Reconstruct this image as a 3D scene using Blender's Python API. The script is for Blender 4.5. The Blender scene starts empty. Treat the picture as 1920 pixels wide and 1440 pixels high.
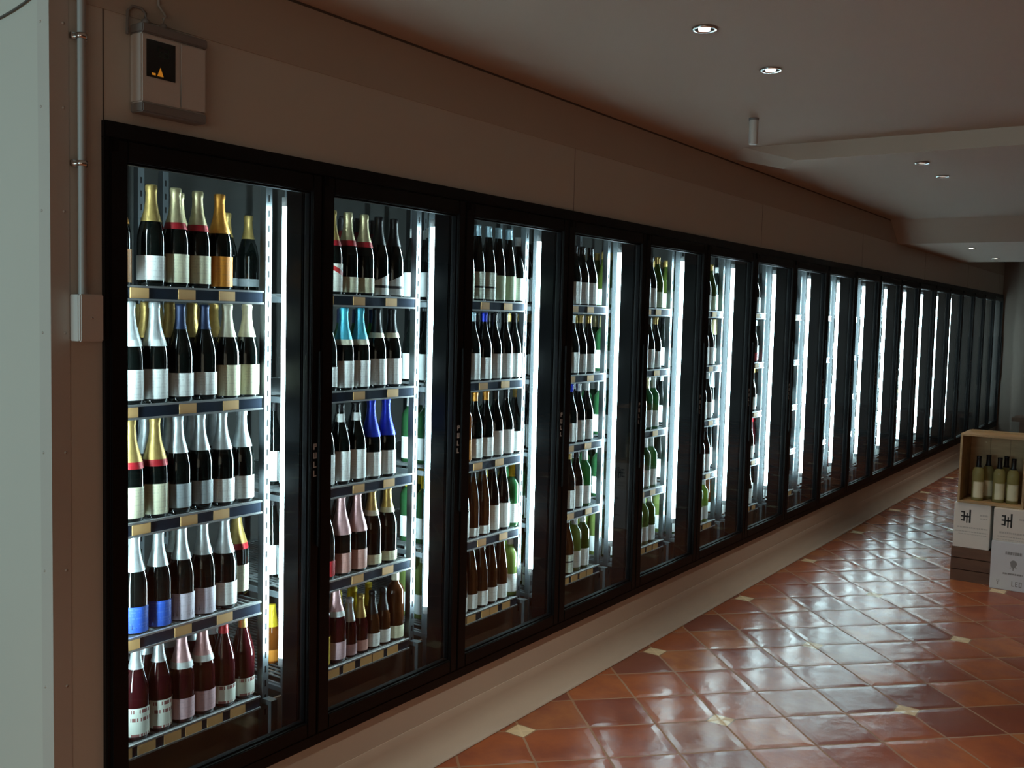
import bpy, math, random
from math import sin, cos, pi, sqrt, radians
from mathutils import Vector, Matrix

random.seed(7)
S = bpy.context.scene
COL = S.collection

# ------------------------------------------------------------------ camera
FPX = 1862.0
YAW, PITCH, ROLL = 0.6011, -0.0690, 0.0249
CAM = Vector((0.0, -2.3988, 1.734))
Fv = Vector((cos(YAW) * cos(PITCH), sin(YAW) * cos(PITCH), sin(PITCH)))
R0 = Fv.cross(Vector((0, 0, 1))).normalized()
U0 = R0.cross(Fv)
Rv = cos(ROLL) * R0 + sin(ROLL) * U0
Uv = -sin(ROLL) * R0 + cos(ROLL) * U0
cd = bpy.data.cameras.new('camera')
cd.sensor_width = 36.0
cd.lens = FPX / 1920 * 36
cd.clip_start = 0.05
cam = bpy.data.objects.new('camera', cd)
COL.objects.link(cam)
M = Matrix((Rv, Uv, -Fv)).transposed().to_4x4()
M.translation = CAM
cam.matrix_world = M
S.camera = cam

# ------------------------------------------------------------------ world, lights, exposure
S.view_settings.view_transform = 'Standard'
S.view_settings.look = 'None'
S.view_settings.gamma = 1
S.view_settings.use_curve_mapping = False
S.view_settings.exposure = 0.0
S.cycles.use_denoising = True
S.cycles.max_bounces = 8
S.cycles.transparent_max_bounces = 24
S.cycles.sample_clamp_indirect = 4
S.cycles.caustics_reflective = False
S.cycles.caustics_refractive = False

W = bpy.data.worlds.new('world')
S.world = W
W.use_nodes = True
W.node_tree.nodes['Background'].inputs[0].default_value = (0.55, 0.75, 1.0, 1)
W.node_tree.nodes['Background'].inputs[1].default_value = 0.6

TUBE = 26.0          # emission of the cold white tubes in the coolers
TUBE_GAIN = 3.3      # strip lights added on the tubes, against the visible tube glow
DOWN = 8.5           # watts scale of the ceiling spots

def area(name, loc, rot, sx, sy, power, col):
    l = bpy.data.lights.new(name, 'AREA')
    l.shape = 'RECTANGLE'; l.size = sx; l.size_y = sy
    l.energy = power; l.color = col
    o = bpy.data.objects.new(name, l)
    o.location = loc; o.rotation_euler = rot
    COL.objects.link(o)
    return o

# daylight through the shop window behind the camera, falling on the end of the cold room
area('window_daylight', (-3.9, 1.0, 1.75), (0, radians(-90), 0), 1.5, 2.6, 102, (0.52, 0.88, 0.93))
# softer light through the shopfront behind the camera, on the side of the shop floor
area('shopfront_light', (-3.9, -4.2, 1.65), (0, radians(-90), 0), 1.9, 4.6, 36, (1.0, 0.80, 0.62))
# warm spots of the same ceiling grid that hang outside the view
for x, y in [(-0.1, -0.99), (0.55, -0.99), (0.55, -3.3), (3.14, -3.3), (3.77, -3.3), (6.33, -3.3), (6.94, -3.3), (9.4, -3.3), (12.2, -3.3), (14.8, -2.2)]:
    l = bpy.data.lights.new('shop_spot', 'SPOT')
    l.energy = 32.0 if x < 13 else 12.0; l.spot_size = radians(88); l.spot_blend = 0.9; l.color = (1.0, 0.84, 0.68); l.shadow_soft_size = 0.03
    o = bpy.data.objects.new('shop_spot', l); o.location = (x, y, 2.66 if x < 9 else 2.45)
    COL.objects.link(o)

# ------------------------------------------------------------------ mesh helpers
class MB:
    """collects shapes; build() links them as one mesh object"""
    def __init__(s):
        s.v = []; s.f = []; s.m = []; s.sm = []
    def add(s, verts, faces, mi=0, smooth=False):
        b = len(s.v)
        s.v += [tuple(v) for v in verts]
        for f in faces:
            s.f.append(tuple(b + i for i in f)); s.m.append(mi); s.sm.append(smooth)
        return s
    def box(s, x0, x1, y0, y1, z0, z1, mi=0, bev=0.0):
        if x0 > x1: x0, x1 = x1, x0
        if y0 > y1: y0, y1 = y1, y0
        if z0 > z1: z0, z1 = z1, z0
        if bev <= 0:
            v = [(x, y, z) for x in (x0, x1) for y in (y0, y1) for z in (z0, z1)]
            f = [(0, 1, 3, 2), (4, 6, 7, 5), (0, 4, 5, 1), (2, 3, 7, 6), (0, 2, 6, 4), (1, 5, 7, 3)]
            return s.add(v, f, mi)
        import bmesh
        bm = bmesh.new()
        bmesh.ops.create_cube(bm, size=1)
        for v in bm.verts:
            v.co = ((x0 + x1) / 2 + v.co.x * (x1 - x0), (y0 + y1) / 2 + v.co.y * (y1 - y0), (z0 + z1) / 2 + v.co.z * (z1 - z0))
        bmesh.ops.bevel(bm, geom=bm.edges[:], offset=bev, segments=2, affect='EDGES')
        bm.verts.index_update()
        s.add([v.co[:] for v in bm.verts], [[v.index for v in f.verts] for f in bm.faces], mi)
        bm.free()
        return s
    def prism_x(s, prof, x0, x1, mi=0, smooth=False, cap=True):
        """closed profile of (y,z) pushed along X"""
        n = len(prof)
        v = [(x0, y, z) for y, z in prof] + [(x1, y, z) for y, z in prof]
        f = [(i, (i + 1) % n, n + (i + 1) % n, n + i) for i in range(n)]
        s.add(v, f, mi, smooth)
        if cap:
            s.add(v, [tuple(range(n - 1, -1, -1)), tuple(range(n, 2 * n))], mi)
        return s
    def lathe(s, prof, seg=20, cx=0, cy=0, cz=0, mi=0, a0=0.0, a1=None, smooth=True, jit=0.0):
        """profile of (r,z) turned about Z; a0..a1 in radians for a partial wrap"""
        full = a1 is None
        if full: a1 = a0 + 2 * pi
        k = seg if full else seg + 1
        v = []
        for r, z in prof:
            for i in range(k):
                a = a0 + (a1 - a0) * i / seg
                v.append((cx + r * cos(a), cy + r * sin(a), cz + z))
        f = []
        for j in range(len(prof) - 1):
            for i in range(seg):
                i2 = (i + 1) % k
                f.append((j * k + i, j * k + i2, (j + 1) * k + i2, (j + 1) * k + i))
        return s.add(v, f, mi, smooth)
    def tube(s, pts, r, seg=8, mi=0):
        pts = [Vector(p) for p in pts]
        rings = []
        for i, p in enumerate(pts):
            d = (pts[min(i + 1, len(pts) - 1)] - pts[max(i - 1, 0)]).normalized()
            a = d.cross(Vector((0, 0, 1)))
            if a.length < 1e-3: a = d.cross(Vector((0, 1, 0)))
            a.normalize(); b = a.cross(d)
            rings.append([p + r * (cos(2 * pi * k / seg) * a + sin(2 * pi * k / seg) * b) for k in range(seg)])
        v = [q for R in rings for q in R]
        f = [(j * seg + i, j * seg + (i + 1) % seg, (j + 1) * seg + (i + 1) % seg, (j + 1) * seg + i)
             for j in range(len(pts) - 1) for i in range(seg)]
        s.add(v, f, mi, True)
        n = len(v)
        s.add(v, [tuple(range(seg - 1, -1, -1)), tuple(range(n - seg, n))], mi)
        return s
    def mesh(s, name, mats):
        me = bpy.data.meshes.new(name)
        me.from_pydata(s.v, [], s.f)
        if not isinstance(mats, (list, tuple)): mats = [mats]
        for m in mats: me.materials.append(m)
        me.polygons.foreach_set('material_index', s.m)
        me.polygons.foreach_set('use_smooth', s.sm)
        me.update()
        return me
    def build(s, name, mats, parent=None):
        return link(name, s.mesh(name, mats), parent)

def link(name, me, parent=None, loc=None):
    o = bpy.data.objects.new(name, me)
    COL.objects.link(o)
    if parent is not None: o.parent = parent
    if loc is not None: o.location = loc
    return o

def tag(o, label, cat, group=None):
    o['label'] = label; o['category'] = cat
    if group: o['group'] = group
    return o
def thing(name, label, cat, loc=(0, 0, 0), group=None, rz=0.0):
    o = bpy.data.objects.new(name, None)
    o.empty_display_size = 0.1
    o.location = loc; o.rotation_euler = (0, 0, rz)
    COL.objects.link(o)
    return tag(o, label, cat, group)
def struct(o):
    o['kind'] = 'structure'
    return o

ORD = ['first', 'second', 'third', 'fourth', 'fifth', 'sixth', 'seventh', 'eighth', 'ninth', 'tenth', 'eleventh',
       'twelfth', 'thirteenth', 'fourteenth', 'fifteenth', 'sixteenth', 'seventeenth', 'eighteenth', 'nineteenth', 'twentieth']

# ------------------------------------------------------------------ material helpers
class NT:
    def __init__(s, name):
        s.mat = bpy.data.materials.new(name); s.mat.use_nodes = True
        s.t = s.mat.node_tree; s.t.nodes.clear()
        s.out = s.t.nodes.new('ShaderNodeOutputMaterial')
    def n(s, typ, **kw):
        nd = s.t.nodes.new(typ)
        for k, v in kw.items(): setattr(nd, k, v)
        return nd
    def put(s, sock, val):
        if isinstance(val, bpy.types.NodeSocket): s.t.links.new(val, sock)
        else: sock.default_value = val
    def math(s, op, a, b=0.0, c=None):
        nd = s.n('ShaderNodeMath', operation=op)
        s.put(nd.inputs[0], a); s.put(nd.inputs[1], b)
        if c is not None: s.put(nd.inputs[2], c)
        return nd.outputs[0]
    def mix(s, fac, a, b):
        nd = s.n('ShaderNodeMix', data_type='RGBA')
        s.put(nd.inputs['Factor'], fac)
        s.put(nd.inputs[6], a if not isinstance(a, tuple) else (*a[:3], 1)); s.put(nd.inputs[7], b if not isinstance(b, tuple) else (*b[:3], 1))
        return nd.outputs[2]
    def obj(s):
        return s.n('ShaderNodeTexCoord').outputs['Object']
    def noise(s, vec, scale, detail=2.0, rough=0.5):
        nd = s.n('ShaderNodeTexNoise')
        if vec is not None: s.put(nd.inputs['Vector'], vec)
        nd.inputs['Scale'].default_value = scale; nd.inputs['Detail'].default_value = detail
        nd.inputs['Roughness'].default_value = rough
        return nd.outputs['Fac']
    def ramp(s, fac, stops):
        nd = s.n('ShaderNodeValToRGB'); s.put(nd.inputs[0], fac)
        e = nd.color_ramp.elements
        while len(e) < len(stops): e.new(0.5)
        for el, (p, c) in zip(e, stops): el.position = p; el.color = (*c, 1)
        return nd.outputs[0]
    def bsdf(s, **kw):
        nd = s.n('ShaderNodeBsdfPrincipled')
        for k, v in kw.items():
            k = k.replace('_', ' ')
            if isinstance(v, tuple) and len(v) == 3: v = (*v, 1)
            s.put(nd.inputs[k], v)
        s.t.links.new(nd.outputs[0], s.out.inputs[0])
        return nd
    def bump(s, h, strength=0.3, dist=0.01):
        nd = s.n('ShaderNodeBump'); nd.inputs['Strength'].default_value = strength
        nd.inputs['Distance'].default_value = dist
        s.put(nd.inputs['Height'], h)
        return nd.outputs[0]

def mat(name, col, rough=0.5, metal=0.0, var=0.06, nscale=8.0, bump=0.0, spec=0.5, coat=0.0):
    t = NT(name)
    o = t.obj()
    nz = t.noise(o, nscale, 3)
    a = tuple(c * (1 - var) for c in col); b = tuple(min(1, c * (1 + var)) for c in col)
    k = dict(Base_Color=t.mix(nz, a, b), Roughness=rough, Metallic=metal)
    bs = t.bsdf(**k)
    bs.inputs['Specular IOR Level'].default_value = spec
    bs.inputs['Coat Weight'].default_value = coat
    if bump:
        t.put(bs.inputs['Normal'], t.bump(t.noise(o, nscale * 12, 2), 0.4, bump))
    return t.mat

def emis(name, col, strength):
    t = NT(name)
    e = t.n('ShaderNodeEmission'); e.inputs[0].default_value = (*col, 1); e.inputs[1].default_value = strength
    t.t.links.new(e.outputs[0], t.out.inputs[0])
    t.mat.cycles.emission_sampling = 'NONE'
    return t.mat

def glass_pane_mat():
    t = NT('clear_glass')
    tr = t.n('ShaderNodeBsdfTransparent'); tr.inputs[0].default_value = (0.93, 0.97, 0.96, 1)
    gl = t.n('ShaderNodeBsdfGlossy'); gl.inputs['Roughness'].default_value = 0.015
    lw = t.n('ShaderNodeLayerWeight'); lw.inputs[0].default_value = 0.5
    fr = t.math('ADD', 0.03, t.math('MULTIPLY', t.math('POWER', lw.outputs['Facing'], 5.0), 0.8))
    mx = t.n('ShaderNodeMixShader')
    t.t.links.new(fr, mx.inputs[0])
    t.t.links.new(tr.outputs[0], mx.inputs[1]); t.t.links.new(gl.outputs[0], mx.inputs[2])
    t.t.links.new(mx.outputs[0], t.out.inputs[0])
    return t.mat

def bottle_glass(name, col, trans=0.0, rough=0.04):
    t = NT(name)
    o = t.obj()
    nz = t.noise(o, 30, 1)
    bs = t.bsdf(Base_Color=t.mix(nz, tuple(c * 0.8 for c in col), col), Roughness=rough)
    bs.inputs['Specular IOR Level'].default_value = 0.45
    if trans:
        tl = t.n('ShaderNodeBsdfTranslucent'); tl.inputs[0].default_value = (*[min(1, c * 2.2) for c in col], 1)
        mx = t.n('ShaderNodeMixShader'); mx.inputs[0].default_value = trans
        t.t.links.new(bs.outputs[0], mx.inputs[1]); t.t.links.new(tl.outputs[0], mx.inputs[2])
        t.t.links.new(mx.outputs[0], t.out.inputs[0])
    return t.mat

def label_mat(name, col, ink=(0.12, 0.12, 0.13), amount=0.16, lines=110.0, lo=0.0, hi=1.0, band=None):
    """paper label: rows of small illegible print in an object-space grid"""
    t = NT(name)
    sp = t.n('ShaderNodeSeparateXYZ'); t.put(sp.inputs[0], t.obj())
    x, y, z = sp.outputs
    ang = t.math('ARCTAN2', x, t.math('MULTIPLY', y, -1.0))
    row = t.math('MULTIPLY', z, lines)
    fr = t.math('FRACT', row)
    inrow = t.math('MULTIPLY', t.math('GREATER_THAN', fr, 0.35), t.math('LESS_THAN', fr, 0.8))
    cb = t.n('ShaderNodeCombineXYZ')
    t.put(cb.inputs[0], t.math('FLOOR', row)); t.put(cb.inputs[1], t.math('FLOOR', t.math('MULTIPLY', ang, 11.0)))
    wn = t.n('ShaderNodeTexWhiteNoise', noise_dimensions='2D'); t.put(wn.inputs['Vector'], cb.outputs[0])
    cb2 = t.n('ShaderNodeCombineXYZ'); t.put(cb2.inputs[0], t.math('FLOOR', row))
    wn2 = t.n('ShaderNodeTexWhiteNoise', noise_dimensions='1D'); t.put(wn2.inputs['W'], t.math('FLOOR', row))
    on = t.math('MULTIPLY', inrow, t.math('GREATER_THAN', wn.outputs[0], 0.45))
    on = t.math('MULTIPLY', on, t.math('GREATER_THAN', wn2.outputs[0], 0.45))
    on = t.math('MULTIPLY', on, t.math('LESS_THAN', t.math('ABSOLUTE', ang), 0.85))
    c = t.mix(t.math('MULTIPLY', on, amount), col, ink)
    if band:
        bc, z0, z1, sl = band
        zz = t.math('ADD', z, t.math('MULTIPLY', ang, sl))
        inb = t.math('MULTIPLY', t.math('GREATER_THAN', zz, z0), t.math('LESS_THAN', zz, z1))
        c = t.mix(inb, c, bc)
    t.bsdf(Base_Color=c, Roughness=0.55)
    return t.mat

def tile_floor():
    t = NT('terracotta_tiles')
    T = 0.296
    sp = t.n('ShaderNodeSeparateXYZ'); t.put(sp.inputs[0], t.obj())
    x = t.math('SUBTRACT', sp.outputs[0], 3.379); y = t.math('SUBTRACT', sp.outputs[1], -0.168)
    k = 1 / sqrt(2) / T
    wob = t.math('MULTIPLY', t.math('SUBTRACT', t.noise(t.obj(), 9, 2), 0.5), 0.035)
    u = t.math('ADD', t.math('MULTIPLY', t.math('ADD', x, y), k), wob)
    v = t.math('ADD', t.math('MULTIPLY', t.math('SUBTRACT', x, y), k), wob)
    fu = t.math('FRACT', u); fv = t.math('FRACT', v)
    def edge(f): return t.math('MINIMUM', f, t.math('SUBTRACT', 1.0, f))
    e = t.math('MINIMUM', edge(fu), edge(fv))
    grout = t.math('LESS_THAN', e, 0.017)
    # cream inset at every third crossing, its sides turned 45 degrees to the tiles
    def near3(w):
        a = t.math('FRACT', t.math('ADD', t.math('DIVIDE', w, 3.0), 0.5))
        return t.math('MULTIPLY', t.math('SUBTRACT', a, 0.5), 3.0)
    nu = near3(u); nv = near3(v)
    dx = t.math('ABSOLUTE', t.math('ADD', nu, nv)); dy = t.math('ABSOLUTE', t.math('SUBTRACT', nu, nv))
    ins = t.math('MULTIPLY', t.math('LESS_THAN', dx, 0.215), t.math('LESS_THAN', dy, 0.215))
    insg = t.math('MULTIPLY', t.math('LESS_THAN', dx, 0.25), t.math('LESS_THAN', dy, 0.25))
    cb = t.n('ShaderNodeCombineXYZ'); t.put(cb.inputs[0], t.math('FLOOR', u)); t.put(cb.inputs[1], t.math('FLOOR', v))
    wn = t.n('ShaderNodeTexWhiteNoise', noise_dimensions='2D'); t.put(wn.inputs['Vector'], cb.outputs[0])
    sc = t.n('ShaderNodeSeparateColor'); t.put(sc.inputs[0], wn.outputs['Color'])
    r1, r2, r3 = sc.outputs[0], sc.outputs[1], sc.outputs[2]
    base = t.ramp(r1, [(0.0, (0.19, 0.050, 0.035)), (0.25, (0.34, 0.082, 0.038)), (0.55, (0.44, 0.130, 0.048)),
                       (0.8, (0.50, 0.190, 0.070)), (1.0, (0.20, 0.070, 0.055))])
    blot = t.noise(t.obj(), 6, 4, 0.6)
    base = t.mix(t.math('MULTIPLY', t.math('SUBTRACT', blot, 0.40), 2.2), base, (0.19, 0.055, 0.050))
    cloud = t.noise(t.obj(), 2.3, 2)
    base = t.mix(t.math('MULTIPLY', cloud, 0.35), base, (0.45, 0.17, 0.075))
    c = t.mix(grout, base, t.mix(t.noise(t.obj(), 14, 2), (0.30, 0.16, 0.09), (0.46, 0.27, 0.16)))
    c = t.mix(insg, c, (0.33, 0.19, 0.11))
    c = t.mix(ins, c, (0.80, 0.66, 0.42))
    # every tile sits slightly out of level, with soft edges and a hand-made surface
    tilt = t.math('ADD', t.math('MULTIPLY', t.math('SUBTRACT', fu, 0.5), t.math('SUBTRACT', r2, 0.5)),
                  t.math('MULTIPLY', t.math('SUBTRACT', fv, 0.5), t.math('SUBTRACT', r3, 0.5)))
    pil = t.math('MINIMUM', t.math('MULTIPLY', e, 9.0), 1.0)
    h = t.math('ADD', t.math('MULTIPLY', tilt, 1.1), t.math('MULTIPLY', pil, 0.45))
    h = t.math('ADD', h, t.math('MULTIPLY', t.noise(t.obj(), 7, 3), 1.0))
    h = t.math('ADD', h, t.math('MULTIPLY', t.noise(t.obj(), 60, 2), 0.05))
    rough = t.math('ADD', 0.11, t.math('MULTIPLY', t.noise(t.obj(), 5, 4), 0.22))
    rough = t.math('ADD', rough, t.math('MULTIPLY', grout, 0.35))
    bs = t.bsdf(Base_Color=c, Roughness=rough)
    bs.inputs['Specular IOR Level'].default_value = 0.16
    t.put(bs.inputs['Normal'], t.bump(h, 0.75, 0.0045))
    return t.mat

def wood(name, c0, c1, axis='X', scale=14):
    t = NT(name)
    mp = t.n('ShaderNodeMapping'); t.put(mp.inputs[0], t.obj())
    sc = {'X': (0.15, 1, 1), 'Y': (1, 0.15, 1), 'Z': (1, 1, 0.15)}[axis]
    mp.inputs['Scale'].default_value = sc
    nz = t.noise(mp.outputs[0], scale, 5, 0.65)
    bs = t.bsdf(Base_Color=t.ramp(nz, [(0.3, c0), (0.7, c1)]), Roughness=0.6)
    t.put(bs.inputs['Normal'], t.bump(nz, 0.3, 0.002))
    return t.mat

M_panel = mat('coolroom_panel', (0.60, 0.585, 0.53), 0.45, var=0.03, nscale=2.5)
M_wall = mat('plaster_wall', (0.50, 0.455, 0.39), 0.8, var=0.04, nscale=1.5)
M_ceil = mat('ceiling_paint', (0.50, 0.415, 0.34), 0.85, var=0.04, nscale=0.9)
M_trim = mat('corner_trim', (0.55, 0.52, 0.48), 0.4, var=0.03)
M_cove = mat('cove_vinyl', (0.60, 0.555, 0.49), 0.4, var=0.05, nscale=5)
M_floor = tile_floor()
M_black = mat('black_frame', (0.004, 0.004, 0.0045), 0.5, var=0.2, spec=0.25)
M_gasket = mat('door_gasket', (0.006, 0.006, 0.007), 0.6, var=0.2, spec=0.1)
M_mull = mat('black_mullion', (0.0025, 0.0025, 0.003), 0.4, var=0.2, spec=0.07)
M_glass = glass_pane_mat()
M_tube = emis('tube_glow', (0.72, 0.93, 1.0), TUBE)
M_tubecap = mat('tube_cap', (0.5, 0.52, 0.55), 0.4)
M_steel = mat('bright_steel', (0.095, 0.11, 0.12), 0.4, 0.4)
M_shelf = mat('shelf_steel', (0.25, 0.27, 0.28), 0.4, 0.6)
M_strip = mat('slate_price_strip', (0.055, 0.08, 0.13), 0.22, 0.35, var=0.15)
M_lip = mat('shelf_lip', (0.5, 0.52, 0.54), 0.3, 0.6)
M_tag = label_mat('tan_price_tag', (0.85, 0.52, 0.22), amount=0.4, lines=300)
M_dark = mat('cold_room_inside', (0.038, 0.040, 0.038), 0.6, var=0.1)
M_inceil = mat('cold_room_ceiling', (0.28, 0.30, 0.30), 0.5)
M_white = mat('white_plastic', (0.62, 0.60, 0.57), 0.4, var=0.02)
M_grey = mat('grey_plastic', (0.22, 0.215, 0.21), 0.45)
M_letter = mat('white_lettering', (0.6, 0.62, 0.64), 0.5)
M_conduit = mat('conduit_pvc', (0.40, 0.41, 0.40), 0.4)
M_chrome = mat('chrome', (0.75, 0.75, 0.75), 0.15, 1.0)
M_seam = mat('panel_seam', (0.10, 0.09, 0.08), 0.7)

# ------------------------------------------------------------------ measurements of the place
X0 = 1.5626          # left edge of the black cooler frame
P = 0.775            # pitch of the doors
ND = 19
SEAM = [X0 + 0.0095 + P * k for k in range(ND + 1)]    # left edge of each door
XE = SEAM[ND] + 0.02
XEND = XE + 0.03
HT, HB = 2.219, 0.259
ZW, ZC = 2.505, 2.705   # top of the panel wall, ceiling
XC = 1.42            # outer corner of the cold room

# ------------------------------------------------------------------ the setting
struct(MB().box(-4.3, XEND + 0.2, -7.2, 3.2, -0.1, 0.0).build('floor', M_floor))
mb = MB()
mb.box(-4.3, XEND + 0.2, -7.2, 3.2, ZC, ZC + 0.1)
struct(mb.build('ceiling', M_ceil))
# lower part of the ceiling at the far end of the shop
struct(MB().add([(9.62, -7.2, ZC), (9.62, -0.005, ZC), (12.95, -0.005, ZC), (12.95, -7.2, ZC), (9.95, -7.2, ZW), (9.95, -0.005, ZW), (12.95, -0.005, ZW), (12.95, -7.2, ZW)],
                [(3, 2, 1, 0), (4, 5, 6, 7), (0, 1, 5, 4), (2, 3, 7, 6), (1, 2, 6, 5), (3, 0, 4, 7)]).build('trim_1', M_ceil))
# shallow beam across the ceiling with a sloped end towards the cooler wall
mb = MB()
bx0, bx1, by, bz = 5.38, 5.66, -7.2, 2.615
v = [(bx0, by, ZC), (bx1, by, ZC), (bx1, -0.02, ZC), (bx0, -0.25, ZC),
     (bx0, by, bz), (bx1, by, bz), (bx1, -0.38, bz), (bx0, -0.55, bz)]
mb.add(v, [(0, 1, 2, 3), (7, 6, 5, 4), (0, 3, 7, 4), (1, 5, 6, 2), (3, 2, 6, 7), (0, 4, 5, 1)])
struct(mb.build('trim_2', M_ceil))
# walls of the shop
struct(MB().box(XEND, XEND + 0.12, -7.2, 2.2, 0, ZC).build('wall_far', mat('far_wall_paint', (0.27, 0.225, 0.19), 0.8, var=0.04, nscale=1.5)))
struct(MB().box(-4.3, XEND + 0.12, -7.32, -7.2, 0, ZC).build('wall_right', mat('dark_timber_wall', (0.10, 0.06, 0.04), 0.6)))
struct(MB().box(-4.3, XC, 3.2, 3.32, 0, ZC).build('wall_side', M_wall))
mb = MB()
mb.box(-4.12, -4.0, -7.2, -0.4, 0, ZC); mb.box(-4.12, -4.0, 2.4, 3.2, 0, ZC)
mb.box(-4.12, -4.0, -0.4, 2.4, 0, 0.9); mb.box(-4.12, -4.0, -0.4, 2.4, 2.55, ZC)
struct(mb.build('wall_near', M_wall))
# cold room shell: front panels around the run of doors, end panel, inner faces
mb = MB()
mb.box(XC, X0, 0, 0.075, 0, ZW)                 # left of the frame
mb.box(X0, XEND, 0, 0.075, HT, ZW)              # above
mb.box(X0, XEND, 0, 0.075, 0, HB)               # below
mb.box(XE, XEND, 0, 0.075, HB, HT)
struct(mb.build('wall_left', M_panel))
struct(MB().box(XC, XC + 0.075, 0.075, 2.6, 0, ZC).build('wall_end', M_panel))
# upper band between the panel wall and the ceiling
mb = MB().box(XC + 0.0, XEND, -0.004, 0.075, ZW, ZC)
struct(mb.build('wall_upper', M_wall))
mb = MB()
mb.box(XC + 0.075, XEND, 2.4, 2.5, 0, ZC)
struct(mb.build('wall_back', M_dark))
struct(MB().box(XC + 0.075, XEND, 0.075, 2.4, 2.36, 2.42).build('trim_3', M_inceil))
struct(MB().box(XC + 0.075, XEND, 0.11, 2.4, 0.0, 0.22).build('trim_4', M_dark))
struct(MB().box(XC + 0.09, XEND - 0.01, 0.185, 0.195, 0.22, 0.375).build('trim_8', mat('floor_reflection_brown', (0.12, 0.070, 0.048), 0.5)))  # added board; its brown stands for the floor reflected in the panes
# inner partition of the cold room behind the racks
struct(MB().box(XC + 0.075, XEND, 1.15, 1.19, 0.22, 2.36).build('trim_5', M_dark))
# cove at the foot of the panels
cz = [(0.0, 0.135), (-0.0015, 0.133), (-0.004, 0.095), (-0.011, 0.060), (-0.028, 0.032), (-0.055, 0.014), (-0.085, 0.007), (-0.10, 0.005), (-0.10, 0.0), (0.0, 0.0)]
struct(MB().prism_x(cz, XC, XEND, smooth=True).build('baseboard_left', M_cove))
# corner trim with rivets
mb = MB()
mb.box(XC - 0.002, XC + 0.05, -0.002, 0.0, 0.0, ZW)
mb.box(XC - 0.002, XC, 0.0, 0.05, 0.0, ZW)
for z in (0.42, 0.73, 1.04, 1.35, 1.66, 1.97, 2.23, 2.44):
    mb.lathe([(0.0, -0.002), (0.004, -0.002), (0.004, 0.001), (0.0, 0.002)], 8, 0, 0, 0)
    n = 8 * 4
    vs = mb.v[-n:]
    mb.v[-n:] = [(XC + 0.036 + a, -0.002 - c, z + b) for a, b, c in vs]
    mb.add([(XC - 0.002 - c, 0.036 + a, z + b) for a, b, c in vs], [(j * 8 + i, j * 8 + (i + 1) % 8, (j + 1) * 8 + (i + 1) % 8, (j + 1) * 8 + i) for j in range(3) for i in range(8)], 0, True)
struct(mb.build('trim_6', M_trim))
# seams of the panels over the doors and the joint under the upper band
mb = MB()
mb.box(X0 + 0.004, X0 + 0.007, -0.0015, 0.0, HT, ZW)
for k in range(1, 8):
    mb.box(X0 + 2.4 * k, X0 + 2.4 * k + 0.002, -0.001, 0.0, HT, ZW)
mb.box(XC, XEND, -0.006, -0.0045, ZC - 0.008, ZC)
struct(mb.build('trim_7', M_seam))

# ------------------------------------------------------------------ cooler frame
fr = thing('cooler_frame', 'long black metal frame holding the whole row of glass cooler doors', 'frame', (X0, 0, HB))
def rel(mb, o):
    mb.v = [(a - o[0], b - o[1], c - o[2]) for a, b, c in mb.v]
    return mb
FO = (X0, 0, HB)
rel(MB().box(X0, XE, -0.016, 0.09, HT - 0.045, HT, bev=0.003), FO).build('top_rail', M_black, fr)
rel(MB().box(X0, XE, -0.016, 0.09, HB, HB + 0.04, bev=0.003), FO).build('bottom_rail', M_black, fr)
rel(MB().box(X0, X0 + 0.016, -0.016, 0.09, HB + 0.04, HT - 0.045, bev=0.002), FO).build('end_post', M_black, fr)
rel(MB().box(XE - 0.012, XE, -0.016, 0.09, HB + 0.04, HT - 0.045, bev=0.002), FO).build('end_post', M_black, fr)
mull = MB().box(-0.048, 0.034, 0.022, 0.10, HB + 0.04 - HB, HT - 0.045 - HB, bev=0.004).mesh('mullion', M_mull)
for k in range(1, ND):
    link('mullion', mull, fr, (SEAM[k] - X0, 0, 0))

# ------------------------------------------------------------------ doors, tubes, racks
DZ0, DZ1 = HB + 0.043, HT - 0.048
GZ0, GZ1 = 0.352, 2.118
# the door leaf: stiles, rails, pane, lettering; origin at its lower left corner
w = P - 0.006
dframe = MB()
dframe.box(0, 0.052, -0.022, 0.020, DZ0, DZ1, bev=0.003)
dframe.box(w - 0.040, w, -0.022, 0.020, DZ0, DZ1, bev=0.003)
dframe.box(0.052, w - 0.040, -0.022, 0.020, GZ1, DZ1, bev=0.003)
dframe.box(0.052, w - 0.040, -0.022, 0.020, DZ0, GZ0, bev=0.003)
dframe_me = dframe.mesh('door_frame', M_black)
pane_me = MB().box(0.052, w - 0.040, -0.004, 0.004, GZ0, GZ1).mesh('glass_pane', M_glass)
gk = MB()
for (a, b, c, d) in ((0.050, 0.058, GZ0, GZ1), (w - 0.046, w - 0.038, GZ0, GZ1)):
    gk.box(a, b, -0.010, 0.010, c, d)
gk.box(0.058, w - 0.046, -0.010, 0.010, GZ0 - 0.002, GZ0 + 0.006)
gk.box(0.058, w - 0.046, -0.010, 0.010, GZ1 - 0.006, GZ1 + 0.002)
gasket_me = gk.mesh('gasket', M_gasket)
grip_me = MB().box(w - 0.012, w - 0.004, -0.034, -0.022, 0.95, 1.60, bev=0.002).mesh('pull_grip', M_black)
hin_me = MB().box(0.004, 0.022, -0.026, -0.020, DZ1 - 0.03, DZ1 + 0.002, bev=0.001).mesh('hinge_cap', M_gasket)
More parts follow.
